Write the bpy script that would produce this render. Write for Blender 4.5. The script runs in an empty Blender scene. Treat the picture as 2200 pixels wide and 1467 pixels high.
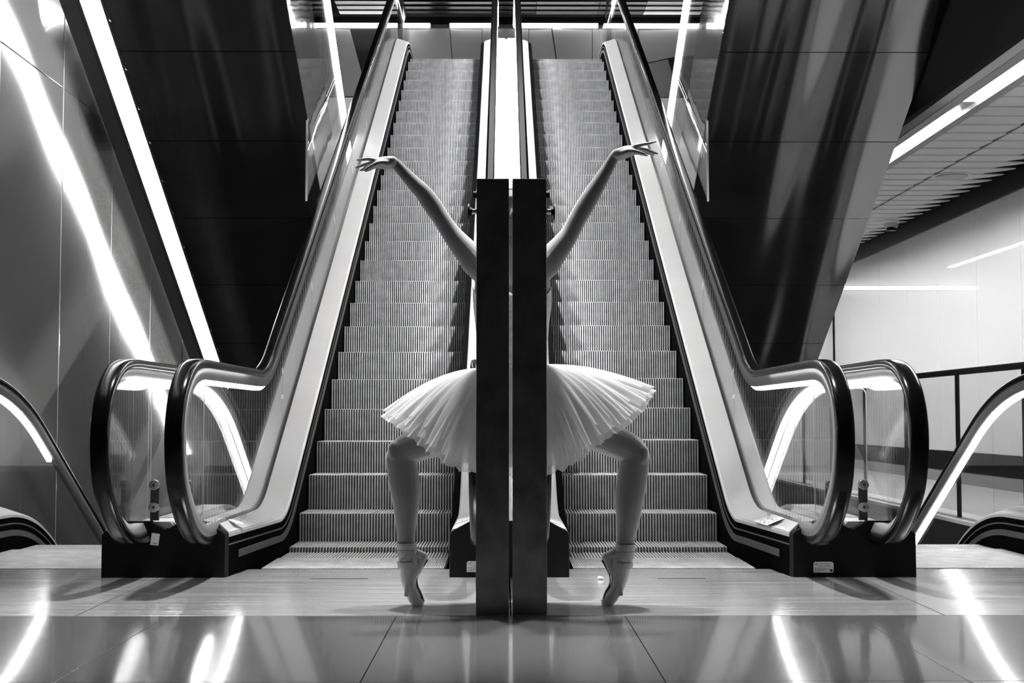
import bpy, bmesh, math, random
from mathutils import Vector, Matrix
random.seed(7)
C = bpy.context.scene.collection
S = bpy.context.scene
PI = math.pi

# ------------------------------------------------------------------ camera, world, exposure
cam_d = bpy.data.cameras.new('camera'); cam = bpy.data.objects.new('camera', cam_d); C.objects.link(cam)
cam.location = (-0.029, 0, 0.83)
cam.rotation_euler = (PI/2 + 0.0565, 0, -0.006)
cam_d.sensor_width = 36; cam_d.lens = 47.26; cam_d.clip_start = 0.05; cam_d.clip_end = 200
S.camera = cam
w = bpy.data.worlds.new('world'); S.world = w; w.use_nodes = True
w.node_tree.nodes['Background'].inputs[0].default_value = (0.5, 0.5, 0.5, 1)
w.node_tree.nodes['Background'].inputs[1].default_value = 0.03
S.view_settings.view_transform = 'Standard'; S.view_settings.look = 'None'
S.view_settings.gamma = 1; S.view_settings.use_curve_mapping = False
S.view_settings.exposure = 0.12
S.cycles.use_denoising = True
S.cycles.max_bounces = 10; S.cycles.transparent_max_bounces = 32; S.cycles.glossy_bounces = 6
S.cycles.diffuse_bounces = 3
S.cycles.sample_clamp_indirect = 3

# hall lamps over the concourse in front of the escalators and over the shaft (out of the frame)
def area(name, loc, rot, sx, sy, power):
    d = bpy.data.lights.new(name, 'AREA'); d.shape = 'RECTANGLE'; d.size = sx; d.size_y = sy; d.energy = power
    o = bpy.data.objects.new(name, d); o.location = loc; o.rotation_euler = rot; C.objects.link(o)
    return o
area('upper_hall_lamp', (0, 18.6, 10.8), (0.0, 0, 0), 2.8, 4.6, 75)
for sx in (-1, 1):
    # ceiling downlights over the landing
    sp = bpy.data.lights.new('downlight', 'SPOT'); sp.energy = 2100; sp.spot_size = math.radians(38); sp.spot_blend = .6; sp.shadow_soft_size = .12
    so = bpy.data.objects.new('downlight', sp); C.objects.link(so); so.location = (.8*sx, 6.9, 5.8); so.rotation_euler = (math.radians(-9), 0, 0)

# ------------------------------------------------------------------ materials
def new_mat(name):
    m = bpy.data.materials.new(name); m.use_nodes = True
    return m, m.node_tree.nodes, m.node_tree.links, m.node_tree.nodes['Principled BSDF']
def g(v): return (v, v, v, 1)
def mat(name, v, rough=0.5, metal=0.0, coat=0.0, coat_rough=0.05, spec=0.5, noise=None, bump=None, rnoise=None, emit=0, sheen=0):
    """noise=(scale xyz, amount) colour variation; bump=(scale xyz, strength, distance); rnoise=(scale xyz, amount)"""
    m, N, L, p = new_mat(name)
    p.inputs['Base Color'].default_value = g(v); p.inputs['Roughness'].default_value = rough
    p.inputs['Metallic'].default_value = metal; p.inputs['Coat Weight'].default_value = coat
    p.inputs['Coat Roughness'].default_value = coat_rough
    p.inputs['Specular IOR Level'].default_value = spec
    if sheen:
        p.inputs['Sheen Weight'].default_value = sheen; p.inputs['Sheen Roughness'].default_value = .35
    if emit:
        p.inputs['Emission Color'].default_value = g(1); p.inputs['Emission Strength'].default_value = emit
    if noise or bump or rnoise:
        tc = N.new('ShaderNodeTexCoord')
        def nz(scale, detail=3):
            mp = N.new('ShaderNodeMapping'); mp.inputs['Scale'].default_value = scale
            L.new(tc.outputs['Object'], mp.inputs['Vector'])
            t = N.new('ShaderNodeTexNoise'); t.inputs['Scale'].default_value = 1; t.inputs['Detail'].default_value = detail
            L.new(mp.outputs[0], t.inputs['Vector']); return t
        if noise:
            t = nz(noise[0], noise[2] if len(noise) > 2 else 4); r = N.new('ShaderNodeMapRange')
            r.inputs['From Min'].default_value = .3; r.inputs['From Max'].default_value = .7
            r.inputs['To Min'].default_value = max(0, v*(1-noise[1])); r.inputs['To Max'].default_value = min(1, v*(1+noise[1]))
            L.new(t.outputs['Fac'], r.inputs['Value']); L.new(r.outputs[0], p.inputs['Base Color'])
        if rnoise:
            t = nz(rnoise[0]); r = N.new('ShaderNodeMapRange')
            r.inputs['From Min'].default_value = .3; r.inputs['From Max'].default_value = .7
            r.inputs['To Min'].default_value = max(0.01, rough-rnoise[1]); r.inputs['To Max'].default_value = rough+rnoise[1]
            L.new(t.outputs['Fac'], r.inputs['Value']); L.new(r.outputs[0], p.inputs['Roughness'])
        if bump:
            t = nz(bump[0], bump[3] if len(bump) > 3 else 2); b = N.new('ShaderNodeBump')
            b.inputs['Strength'].default_value = bump[1]; b.inputs['Distance'].default_value = bump[2]
            L.new(t.outputs['Fac'], b.inputs['Height']); L.new(b.outputs[0], p.inputs['Normal'])
            if coat: L.new(b.outputs[0], p.inputs['Coat Normal'])
    return m
def glass(name, tint=0.93, f0=0.05, rough=0.0):
    """thin architectural glass: Schlick mix of clear and mirror"""
    m, N, L, p = new_mat(name); N.remove(p)
    geo = N.new('ShaderNodeNewGeometry'); d = N.new('ShaderNodeVectorMath'); d.operation = 'DOT_PRODUCT'
    L.new(geo.outputs['Normal'], d.inputs[0]); L.new(geo.outputs['Incoming'], d.inputs[1])
    a = N.new('ShaderNodeMath'); a.operation = 'ABSOLUTE'; L.new(d.outputs['Value'], a.inputs[0])
    s = N.new('ShaderNodeMath'); s.operation = 'SUBTRACT'; s.inputs[0].default_value = 1; L.new(a.outputs[0], s.inputs[1])
    pw_ = N.new('ShaderNodeMath'); pw_.operation = 'POWER'; pw_.inputs[1].default_value = 5; L.new(s.outputs[0], pw_.inputs[0])
    ma = N.new('ShaderNodeMath'); ma.operation = 'MULTIPLY_ADD'; ma.inputs[1].default_value = .58; ma.inputs[2].default_value = f0
    L.new(pw_.outputs[0], ma.inputs[0])
    t = N.new('ShaderNodeBsdfTransparent'); t.inputs[0].default_value = g(tint)
    gl = N.new('ShaderNodeBsdfGlossy'); gl.inputs['Roughness'].default_value = rough; gl.inputs[0].default_value = g(.98)
    mx = N.new('ShaderNodeMixShader'); L.new(ma.outputs[0], mx.inputs[0]); L.new(t.outputs[0], mx.inputs[1]); L.new(gl.outputs[0], mx.inputs[2])
    L.new(mx.outputs[0], N['Material Output'].inputs[0]); return m
def emis(name, v):
    m, N, L, p = new_mat(name); N.remove(p)
    e = N.new('ShaderNodeEmission'); e.inputs[0].default_value = g(1); e.inputs[1].default_value = v
    L.new(e.outputs[0], N['Material Output'].inputs[0]); return m
def tulle():
    m, N, L, p = new_mat('tulle'); N.remove(p)
    d = N.new('ShaderNodeBsdfDiffuse'); d.inputs[0].default_value = g(.80)
    t = N.new('ShaderNodeBsdfTranslucent'); t.inputs[0].default_value = g(.86)
    tr = N.new('ShaderNodeBsdfTransparent')
    a = N.new('ShaderNodeMixShader'); a.inputs[0].default_value = .45
    L.new(d.outputs[0], a.inputs[1]); L.new(t.outputs[0], a.inputs[2])
    b = N.new('ShaderNodeMixShader'); b.inputs[0].default_value = .42
    L.new(a.outputs[0], b.inputs[1]); L.new(tr.outputs[0], b.inputs[2])
    L.new(b.outputs[0], N['Material Output'].inputs[0]); return m

M = dict(
    deck=mat('satin_aluminium', .47, .55, .1, spec=.35, noise=((3, 3, 3), .03)),
    step=mat('cast_aluminium', .66, .45, .2, noise=((9, 9, 14), .18)),
    groove=mat('groove_metal', .035, .6),
    skirt=mat('black_skirting', .004, .7, spec=0),
    black=mat('black_powder_coat', .003, .5, spec=.18),
    rubber=mat('handrail_rubber', .003, .2, spec=.17),
    guide=mat('handrail_guide_steel', .26, .45, .6), trim=mat('grey_trim', .09, .5, .3),
    steel=mat('stainless_steel', .6, .2, 1.0),
    brush=mat('brush_strip', .045, .6, .2),
    post=mat('dark_brushed_steel', .22, .36, 1.0, rnoise=((14, 14, 14), .06), noise=((11, 11, 9), .22)),
    stone=mat('polished_granite', .13, .16, 0, coat=.8, coat_rough=.075, spec=.5, noise=((160, 160, 160), .35, 5), bump=((1.2, 2.2, 1), .05, .01)),
    plate=mat('brushed_floor_plate', .58, .17, .6, noise=((1.2, 34, 1), .24), rnoise=((1.0, 22, 1), .045), bump=((.8, 9, 1), .05, .004)),
    soffit=mat('dark_soffit_metal', .17, .15, .95, bump=((2.6, .16, .16), .8, .12, 0)), soffit_shaded=mat('shaded_soffit_metal', .13, .15, .95, bump=((2.6, .16, .16), .8, .12, 0)),  # one metal on both sides; the left copy's colour is darkened for shade
    walk=mat('bounce_floor', .6, .3, 0, noise=((90, 90, 90), .1)),  # floor tone lightened to bounce light up onto the ceiling slats
    housing=mat('lamp_housing', .05, .4, .4),
    mirror=mat('polished_cladding', .62, .04, 1.0, bump=((.9, .9, 1.4), .16, .03)),
    wall_l=mat('reflective_wall_panel', .36, .10, .5, coat=.4, coat_rough=.03, bump=((.8, .8, .6), .3, .05, 0)),
    wall_r=mat('white_glossy_panel', .84, .4, 0, coat=.8, coat_rough=.02, bump=((.5, .5, .5), .05, .02)),
    wall_b=mat('satin_wall_panel', .30, .30, .3), wall_d=mat('dark_wall_panel', .05, .12, .6), lamp_lip=mat('lamp_lip', .16, .5),
    dark=mat('dark_paint', .008, .9, spec=.05),
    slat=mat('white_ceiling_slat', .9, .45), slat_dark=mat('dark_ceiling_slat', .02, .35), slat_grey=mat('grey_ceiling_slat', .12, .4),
    white=mat('white_label', .8, .5),
    ink=mat('label_ink', .03, .5),
    skin=mat('skin', .24, .45, 0, spec=.4, noise=((9, 9, 9), .05), sheen=.55),
    tights=mat('tights', .40, .55, 0, spec=.3),
    satin=mat('satin_shoe', .55, .3, 0, spec=.5, bump=((70, 70, 40), .25, .004)),
    ribbon=mat('satin_ribbon', .48, .32),
    sole=mat('shoe_sole', .04, .5),
    lace=mat('lace_bodice', .72, .6, bump=((90, 90, 90), .6, .006), noise=((60, 60, 60), .18)),
    hair=mat('hair', .03, .4), eye=mat('eye', .7, .15), iris=mat('iris', .03, .2), lip=mat('lip', .22, .4),
    paper=mat('paper', .85, .7), wire=mat('grey_plastic', .3, .4),
)
M['glass'] = glass('clear_glass', .96, .035); M['led'] = emis('led_diffuser', 68.0)
M['led_outer'] = emis('led_outer_handrail', 10.0); M['led_rail'] = emis('led_handrail', 10.0); M['led_inner'] = emis('led_inner_handrail', 290.0); M['led_truss'] = emis('led_overhead', 30.0); M['led_strip'] = emis('led_soffit_strip', 20.0); M['led_back'] = emis('led_back_wall', 6.0); M['tulle'] = tulle()
M['edge'] = mat('glass_edge', .75, .3)

# ------------------------------------------------------------------ helpers
def obj(name, bm, m, parent=None, smooth=False, mats=None):
    me = bpy.data.meshes.new(name)
    bmesh.ops.recalc_face_normals(bm, faces=bm.faces[:])
    bm.to_mesh(me); bm.free()
    for q in (mats or [m]): me.materials.append(q)
    if smooth:
        for p in me.polygons: p.use_smooth = True
    o = bpy.data.objects.new(name, me); C.objects.link(o)
    if parent is not None: o.parent = parent
    return o
def inst(name, me, parent, loc):
    o = bpy.data.objects.new(name, me); C.objects.link(o); o.location = loc; o.parent = parent; return o
def thing(name, label, cat, loc=(0, 0, 0), group=None):
    o = bpy.data.objects.new(name, None); C.objects.link(o); o.location = loc
    o['label'] = label; o['category'] = cat
    if group: o['group'] = group
    return o
def tag(o, label, cat, group=None):
    o['label'] = label; o['category'] = cat
    if group: o['group'] = group
    return o
def struct(o): o['kind'] = 'structure'; return o
def root_struct(name):
    o = bpy.data.objects.new(name, None); C.objects.link(o); o['kind'] = 'structure'; return o
def box(bm, x0, x1, y0, y1, z0, z1, mi=0):
    v = [bm.verts.new(p) for p in ((x0, y0, z0), (x1, y0, z0), (x1, y1, z0), (x0, y1, z0), (x0, y0, z1), (x1, y0, z1), (x1, y1, z1), (x0, y1, z1))]
    for f in ((0, 3, 2, 1), (4, 5, 6, 7), (0, 1, 5, 4), (1, 2, 6, 5), (2, 3, 7, 6), (3, 0, 4, 7)):
        bm.faces.new([v[i] for i in f]).material_index = mi
    return bm
def boxm(*a): return box(bmesh.new(), *a)
def bevel(bm, w, seg=2):
    bmesh.ops.bevel(bm, geom=bm.edges[:], offset=w, segments=seg, affect='EDGES', profile=.6); return bm
def prism(bm, pts, axis, a, b):
    """closed 2D outline extruded along an axis: 'x' (pts are y,z), 'y' (x,z), 'z' (x,y)"""
    def mk(p, t): return {'x': (t, p[0], p[1]), 'y': (p[0], t, p[1]), 'z': (p[0], p[1], t)}[axis]
    A = [bm.verts.new(mk(p, a)) for p in pts]; B = [bm.verts.new(mk(p, b)) for p in pts]; n = len(pts)
    bm.faces.new(A); bm.faces.new(B[::-1])
    for i in range(n): bm.faces.new((A[i], B[i], B[(i+1) % n], A[(i+1) % n]))
    return bm
def cyl(bm, p, axis, r, h, seg=20, r2=None):
    q = {'x': Matrix.Rotation(PI/2, 4, 'Y'), 'y': Matrix.Rotation(-PI/2, 4, 'X'), 'z': Matrix.Identity(4)}[axis]
    bmesh.ops.create_cone(bm, cap_ends=True, segments=seg, radius1=r, radius2=r if r2 is None else r2, depth=h, matrix=Matrix.Translation(p) @ q)
    return bm
def fillet(P, R, n=10):
    """polyline in (y,z) with rounded corners"""
    out = [P[0]]
    for i in range(1, len(P)-1):
        a, b, c = Vector(P[i-1]), Vector(P[i]), Vector(P[i+1]); u = (a-b).normalized(); v = (c-b).normalized()
        r = R[i-1]; ang = u.angle(v)
        if r <= 0 or ang > PI-.01: out.append(tuple(b)); continue
        t = r/math.tan(ang/2); t = min(t, (a-b).length*.95, (c-b).length*.95); r = t*math.tan(ang/2)
        ctr = b+(u+v).normalized()*(r/math.sin(ang/2)); s, e = b+u*t, b+v*t
        a0 = math.atan2(s[1]-ctr[1], s[0]-ctr[0]); a1 = math.atan2(e[1]-ctr[1], e[0]-ctr[0]); d = a1-a0
        while d > PI: d -= 2*PI
        while d < -PI: d += 2*PI
        out += [(ctr[0]+r*math.cos(a0+d*k/n), ctr[1]+r*math.sin(a0+d*k/n)) for k in range(n+1)]
    out.append(P[-1]); return out
def catmull(P, n=6):
    out = []
    for i in range(len(P)-1):
        p0 = Vector(P[max(i-1, 0)]); p1 = Vector(P[i]); p2 = Vector(P[i+1]); p3 = Vector(P[min(i+2, len(P)-1)])
        for k in range(n):
            t = k/n
            out.append(tuple(.5*((2*p1)+(p2-p0)*t+(2*p0-5*p1+4*p2-p3)*t*t+(3*p1-p0-3*p2+p3)*t**3)))
    out.append(P[-1]); return out
def normals(path):
    N = []
    for i in range(len(path)):
        a = Vector(path[max(i-1, 0)]); b = Vector(path[min(i+1, len(path)-1)]); t = (b-a).normalized(); N.append(Vector((-t[1], t[0])))
    return N
def offset(path, d):
    return [(p[0]+n[0]*d, p[1]+n[1]*d) for p, n in zip(path, normals(path))]
def sweep(bm, path, prof, closed=True, cap=True, xf=None):
    """profile (x, n) carried along a (y,z) path lying in a plane of constant x"""
    N = normals(path); rows = []
    for i, (p, n) in enumerate(zip(path, N)):
        rows.append([bm.verts.new(((x if xf is None else xf(x, p[0])), p[0]+n[0]*q, p[1]+n[1]*q)) for x, q in prof])
    m = len(prof)
    for r, s in zip(rows, rows[1:]):
        for j in range(m if closed else m-1):
            bm.faces.new((r[j], s[j], s[(j+1) % m], r[(j+1) % m]))
    if closed and cap: bm.faces.new(rows[0]); bm.faces.new(rows[-1][::-1])
    return bm
def clip(path, y0, y1):
    """part of a y-monotone path between y0 and y1"""
    def at(y):
        for a, b in zip(path, path[1:]):
            if min(a[0], b[0])-1e-9 <= y <= max(a[0], b[0])+1e-9 and abs(b[0]-a[0]) > 1e-9:
                t = (y-a[0])/(b[0]-a[0]); return (y, a[1]+(b[1]-a[1])*t)
        return (y, path[-1][1] if y > path[-1][0] else path[0][1])
    return [at(y0)]+[p for p in path if y0+1e-6 < p[0] < y1-1e-6]+[at(y1)]

# ------------------------------------------------------------------ setting
TAN = math.tan(math.radians(30))
XL, XR, YB = -3.65, 5.70, 23.3     # left wall, right wall, back wall

fl = root_struct('floor')
def slab(name, x0, x1, y0, y1, m, th=.03, gap=.0015, z=0):
    o = obj(name, bevel(boxm(x0+gap, x1-gap, y0+gap, y1-gap, z-th, z), .0008, 1), m, fl); return o
ys = [5.70-1.41*k for k in range(6)]; xs = [-3.65, -2.4, -1.44, -.48, .48, 1.44, 2.4, 3.36, 4.32, 5.7]
for y1, y0 in zip(ys, ys[1:]):
    for x0, x1 in zip(xs, xs[1:]): slab('floor_slab', x0, x1, y0, y1, M['stone'])
obj('floor_bed', boxm(-3.65, 5.7, -3.0, 8.4, -.12, -.032), M['dark'], fl)
# brushed plates of the escalator landings
px = [-3.65, -1.825, 0, 1.825, 3.66]
for x0, x1 in zip(px, px[1:]): slab('floor_plate', x0, x1, 5.70, 7.44, M['plate'], .02, .004 if True else 0)
slab('floor_plate', 3.66, 5.7, 5.70, 7.44, M['plate'], .02, .003)
for k in range(12): slab('floor_slab', 3.66, 5.7, 7.44+1.41*k, min(7.44+1.41*(k+1), YB), M['walk'])
for x0, x1 in ((-1.03, -.73), (.765, 1.01)):
    obj('lifting_slot', boxm(x0, x1, 6.985, 6.997, -.001, .0012), M['black'], fl)

# left wall: tall reflective panels with open joints
wl = root_struct('wall_left')
yj = [10.94-1.39*k for k in range(10, 0, -1)]+[10.94+1.40*k for k in range(0, 10)]
for y0, y1 in zip(yj, yj[1:]):
    for z0, z1 in ((-6.0, 3.53), (3.53, 11.0)):
        o = obj('wall_panel', bevel(boxm(XL-.04, XL+random.uniform(-.004, .004), y0+.006, y1-.006, z0+.004, z1-.004), .003, 1), M['wall_l'], wl)
obj('wall_backing', boxm(XL-.16, XL-.042, -3.2, 23.6, -6, 11), M['dark'], wl)
for y in yj[1:-1]: obj('joint_strip', boxm(XL-.04, XL+.002, y-.006, y+.006, -6, 11), M['edge'], wl)

# right wall: white glossy panels, dark base, beam on top
wr = root_struct('wall_right')
yj = [14.8-1.4*k for k in range(12, 0, -1)]+[14.8+1.4*k for k in range(0, 7)]
for y0, y1 in zip(yj, yj[1:]):
    obj('wall_panel', bevel(boxm(XR, XR+.04, y0+.004, min(y1, YB)-.004, .40, 3.36), .003, 1), M['wall_r'], wr)
obj('wall_backing', boxm(XR+.045, XR+.2, -3.2, 23.6, -.1, 11), M['wire'], wr)
obj('baseboard', boxm(XR-.01, XR+.04, -3, YB, .15, .395), M['dark'], wr)
obj('plinth_course', boxm(XR-.004, XR+.04, -3, YB, 0, .148), M['wall_b'], wr)
obj('edge_beam', boxm(XR-.02, XR+.04, -3, YB, 3.365, 3.6), M['housing'], wr)

# ceiling over the right walkway: lapped white slats in two runs
ce = root_struct('ceiling')
def slat_mesh(w_, d_, tilt):
    bm = boxm(0, w_, 0, d_, 0, .012); bmesh.ops.rotate(bm, verts=bm.verts[:], cent=(0, 0, 0), matrix=Matrix.Rotation(tilt, 3, 'X'))
    bmesh.ops.recalc_face_normals(bm, faces=bm.faces[:])
    me = bpy.data.meshes.new('ceiling_slat'); bm.to_mesh(me); bm.free(); me.materials.append(M['slat']); return me
def slat_end(w_, d_, cut):
    bm = prism(bmesh.new(), [(0, 0), (w_, 0), (w_-cut*.4, d_*.5), (w_-cut, d_*.97), (w_-cut*.9, d_), (0, d_)], 'z', 0, .012)
    bmesh.ops.rotate(bm, verts=bm.verts[:], cent=(0, 0, 0), matrix=Matrix.Rotation(math.radians(2), 3, 'X')); bmesh.ops.recalc_face_normals(bm, faces=bm.faces[:])
    me = bpy.data.meshes.new('ceiling_slat'); bm.to_mesh(me); bm.free(); me.materials.append(M['slat']); return me
sa, sb = slat_mesh(.585, .342, math.radians(2)), slat_end(.72, .342, .24)
for k in range(-6, 37):
    y = 10.69+.345*k
    inst('ceiling_slat', sa, ce, (3.955, y, 3.405)); inst('ceiling_slat', sb, ce, (4.565, y, 3.405))
obj('shadow_gap', boxm(4.54, 4.565, 6, YB, 3.408, 3.43), M['black'], ce)
obj('ceiling_void', boxm(3.55, 5.7, 6, YB, 3.62, 3.7), M['dark'], ce)
# dark shaft roof, and slatted ceiling of the upper concourse in front of the back wall
obj('shaft_roof', boxm(XL, XR, -3, YB, 11.0, 11.1), M['dark'], ce)
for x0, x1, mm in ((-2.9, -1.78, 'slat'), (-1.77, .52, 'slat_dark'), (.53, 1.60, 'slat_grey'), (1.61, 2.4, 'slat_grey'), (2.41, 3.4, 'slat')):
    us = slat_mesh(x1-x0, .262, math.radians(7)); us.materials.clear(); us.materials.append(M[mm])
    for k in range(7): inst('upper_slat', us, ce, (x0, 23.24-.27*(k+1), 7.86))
obj('upper_ceiling', boxm(XL, XR, 19.2, YB, 7.98, 8.05), M['dark'], ce)

# dark partition above the right walkway
wp = struct(obj('wall_upper', boxm(3.50, 3.56, 4, 23, 3.44, 11), M['dark']))

# back wall: folded satin panels, upper and lower storey
wb = root_struct('wall_back')
def wpanel(pts, tilt=0.0, m='wall_b'):
    bm = bmesh.new(); prism(bm, pts, 'y', YB, YB+.03)
    cx = sum(p[0] for p in pts)/len(pts)
    for v in bm.verts: v.co.y += (v.co.x-cx)*tilt
    return obj('wall_panel', bm, M[m], wb)
zt, zb_, zm = 7.66, 5.5, 6.45
wpanel([(-3.62, zm), (-3.22, zm), (-3.22, zt), (-3.62, zt)]); wpanel([(-3.21, zm), (-2.42, zm), (-2.74, zt), (-3.21, zt)], .02)
wpanel([(-2.41, zm), (-2.03, zm), (-2.03, zt), (-2.73, zt)], 0, 'wall_d'); wpanel([(-2.02, zm), (-1.76, zm), (-1.76, zt), (-2.02, zt)])
wpanel([(-1.75, zb_), (-.80, zb_), (-.99, zt), (-1.75, zt)], -.02); wpanel([(-.79, zb_), (-.42, zb_), (-.42, zt), (-.98, zt)], .02)
wpanel([(-.41, zb_), (.40, zb_), (.40, zt), (-.41, zt)], .01)
wpanel([(.41, zb_), (1.12, zb_), (.80, zt), (.41, zt)], -.05); wpanel([(1.14, zb_), (1.52, zb_), (1.52, zt), (.82, zt)], .03)
wpanel([(1.53, zb_), (1.75, zb_), (1.75, zt), (1.53, zt)]); wpanel([(1.76, zm), (2.33, zm), (2.33, 6.98), (1.76, 6.85)], .02)
wpanel([(1.76, 6.87), (2.33, 7.0), (2.33, zt), (1.76, zt)], -.02); wpanel([(2.34, zm), (3.05, zm), (2.85, 7.12), (2.34, 7.0)], .03)
wpanel([(2.34, 7.02), (2.86, 7.14), (3.4, 7.2), (3.4, zt), (2.34, zt)], -.03); wpanel([(3.07, zm), (5.6, zm), (5.6, 7.18), (3.42, 7.18), (2.88, 7.1)], 0, 'wall_d')
obj('wall_backing', boxm(XL, XR, YB+.06, YB+.2, -.1, 11), M['housing'], wb)
for k, x in enumerate((-3.6, -2.2, -.8, .6, 2.0, 3.4, 4.6)):
    obj('wall_panel', bevel(boxm(x, (-2.205, -.805, .595, 1.995, 3.395, 4.595, 5.69)[k], YB, YB+.03, 0, 6.43 if abs(x+.6) > 1.5 else 5.48), .003, 1), M['wall_r'], wb)
obj('upper_band', boxm(XL, XR, YB-.03, YB+.03, 7.745, 7.86), M['skirt'], wb)
obj('upper_floor', boxm(-1.75, 1.75, 19.6, YB-.1, 5.6, 5.92), M['dark'], wb)
for x0, x1 in ((1.66, 1.74), (-1.78, -1.70)):
    obj('door_post', boxm(x0, x1, 21.8, 21.9, 5.93, 8.0), M['black'], wb)

# linear lamps
def lamp(name, label, x0, x1, y0, y1, z0, z1, cat='lamp', group=None, lip=.02):
    t = thing(name, label, cat, group=group)
    obj('diffuser', boxm(x0, x1, y0, y1, z0, z1), M['led_back'], t)
    return t
for i, (x0, x1, lb) in enumerate(((-3.2, -1.33, 'bright horizontal light tube on the back wall behind the left escalator handrail'),
                      (-.98, -.14, 'bright horizontal light tube on the back wall above the top of the left escalator'),
                      (.14, 1.62, 'bright horizontal light tube on the back wall above the top of the right escalator'),
                      (1.76, 4.0, 'bright horizontal light tube on the back wall behind the right escalator handrail'))):
    t = lamp('wall_lamp', lb, x0, x1, YB-.07, YB-.01, 7.665, 7.735, group='light tubes along the back wall')
    obj('lamp_housing', boxm(x0-.02, x1+.02, YB-.008, YB+.03, 7.65, 7.745), M['housing'], t)
t = lamp('wall_lamp', 'low light tube on the back wall behind the right walkway', 3.2, 5.6, YB-.07, YB-.01, 3.05, 3.11)
obj('lamp_housing', boxm(3.18, 5.62, YB-.008, YB+.02, 3.03, 3.13), M['housing'], t)
for sx in (-1, 1):
    t = thing('ceiling_lamp', 'short light tube running back along the upper ceiling past the %s escalator top' % ('left' if sx < 0 else 'right'), 'lamp', group='upper ceiling tubes')
    obj('diffuser', boxm(sx*1.80-.04, sx*1.80+.04, 20.4, 23.15, 7.76, 7.82), M['led_back'], t)
    obj('lamp_housing', boxm(sx*1.80-.06, sx*1.80+.06, 20.35, 23.2, 7.822, 7.86), M['black'], t)
t = thing('ceiling_lamp', 'long flush light strip along the edge of the white slatted ceiling at the right', 'lamp')
obj('lamp_housing', prism(bmesh.new(), [(3.56, 3.44), (3.60, 3.40), (3.70, 3.40), (3.70, 3.43), (3.86, 3.43), (3.86, 3.40), (3.895, 3.40), (3.895, 3.52), (3.56, 3.52)], 'y', 7, YB), M['wire'], t)
for x0, x1 in ((3.605, 3.70), (3.86, 3.95)): obj('lamp_lip', boxm(x0, x1, 7, YB, 3.392, 3.402), M['lamp_lip'], t)
for y0, y1 in ((7.2, 10.85), (11.3, 14.6), (14.7, 18.2), (18.3, 23)):
    obj('diffuser', boxm(3.705, 3.855, y0, y1, 3.412, 3.428), M['led'], t)
t = thing('ceiling_speaker', 'round flush loudspeaker grille in the white slatted ceiling', 'speaker')
obj('grille', cyl(bmesh.new(), (4.75, 14.2, 3.40), 'z', .17, .02, 28), M['wire'], t); obj('rim', cyl(bmesh.new(), (4.75, 14.2, 3.408), 'z', .205, .016, 28), M['slat'], t)
t = thing('smoke_detector', 'small grey detector hanging below the slatted ceiling at the right', 'detector')
obj('body', cyl(bmesh.new(), (5.05, 17.5, 3.35), 'z', .085, .06, 20), M['wire'], t); obj('base', cyl(bmesh.new(), (5.05, 17.5, 3.39), 'z', .11, .03, 20), M['white'], t)
obj('lens', cyl(bmesh.new(), (5.05, 17.5, 3.30), 'z', .07, .045, 20, .05), M['black'], t)

# glass guard along the right walkway
t = thing('glass_railing', 'glass railing with a black top rail beside the white wall on the right', 'railing')
obj('top_rail', bevel(boxm(3.74, 3.80, 8.2, 19.4, 1.185, 1.235), .008), M['black'], t)
for k in range(-1, 6):
    y = 9.8+1.45*k
    obj('post', boxm(3.752, 3.788, y-.005, y+.005, 0, 1.187), M['black'], t)
    if k < 5: obj('glass_pane', boxm(3.765, 3.775, y+.02, y+1.43, .05, 1.18), M['glass'], t)

# ------------------------------------------------------------------ escalators
NOSE = lambda y: .21+TAN*(y-8.77)
YV = 8.77-.21/TAN; ZTOP = 5.93; YT = 8.77+(ZTOP-.21)/TAN
base_up = fillet([(6.9, 0), (YV, 0), (YT, ZTOP), (22.0, ZTOP)], [1.1, 1.6], 12)
newel = [(7.30, .20), (7.0, .195), (6.80, .205), (6.62, .265), (6.46, .37), (6.33, .51), (6.275, .68), (6.285, .83), (6.36, .965), (6.50, 1.06), (6.66, 1.10), (6.85, 1.11)]
rail_up = catmull(newel, 6)+fillet([(6.85, 1.11), (8.60, 1.11), (YT+.2, 1.21+TAN*(YT+.2-8.77)), (21.6, 1.21+TAN*(YT+.2-8.77))], [1.0, 2.2], 12)[1:]
YD = 8.45
base_dn = fillet([(6.9, 0), (YD+.43, 0), (YD+.43+6.0, -6.0*TAN)], [1.6], 14)
rail_dn = catmull(newel, 6)+fillet([(6.85, 1.11), (8.98, 1.11), (8.98+6, 1.11-6*TAN)], [2.6], 16)[1:]

def rail_prof(x, s):
    w_, h_ = .043, .014
    return [(x-w_, -.024), (x-w_, .0), (x-w_*.95, h_*.6), (x-w_*.78, h_), (x-w_*.4, h_*1.12), (x, h_*1.16), (x+w_*.4, h_*1.12), (x+w_*.78, h_), (x+w_*.95, h_*.6), (x+w_, .0), (x+w_, -.024), (x+w_*.6, -.030), (x-w_*.6, -.030)]
def guide_prof(x, s=1):
    P = [(-.042, -.030), (.026, -.030), (.022, -.05), (.004, -.088), (-.040, -.088), (-.042, -.05)]
    return [(x+s*a, b) for a, b in P]

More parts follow.
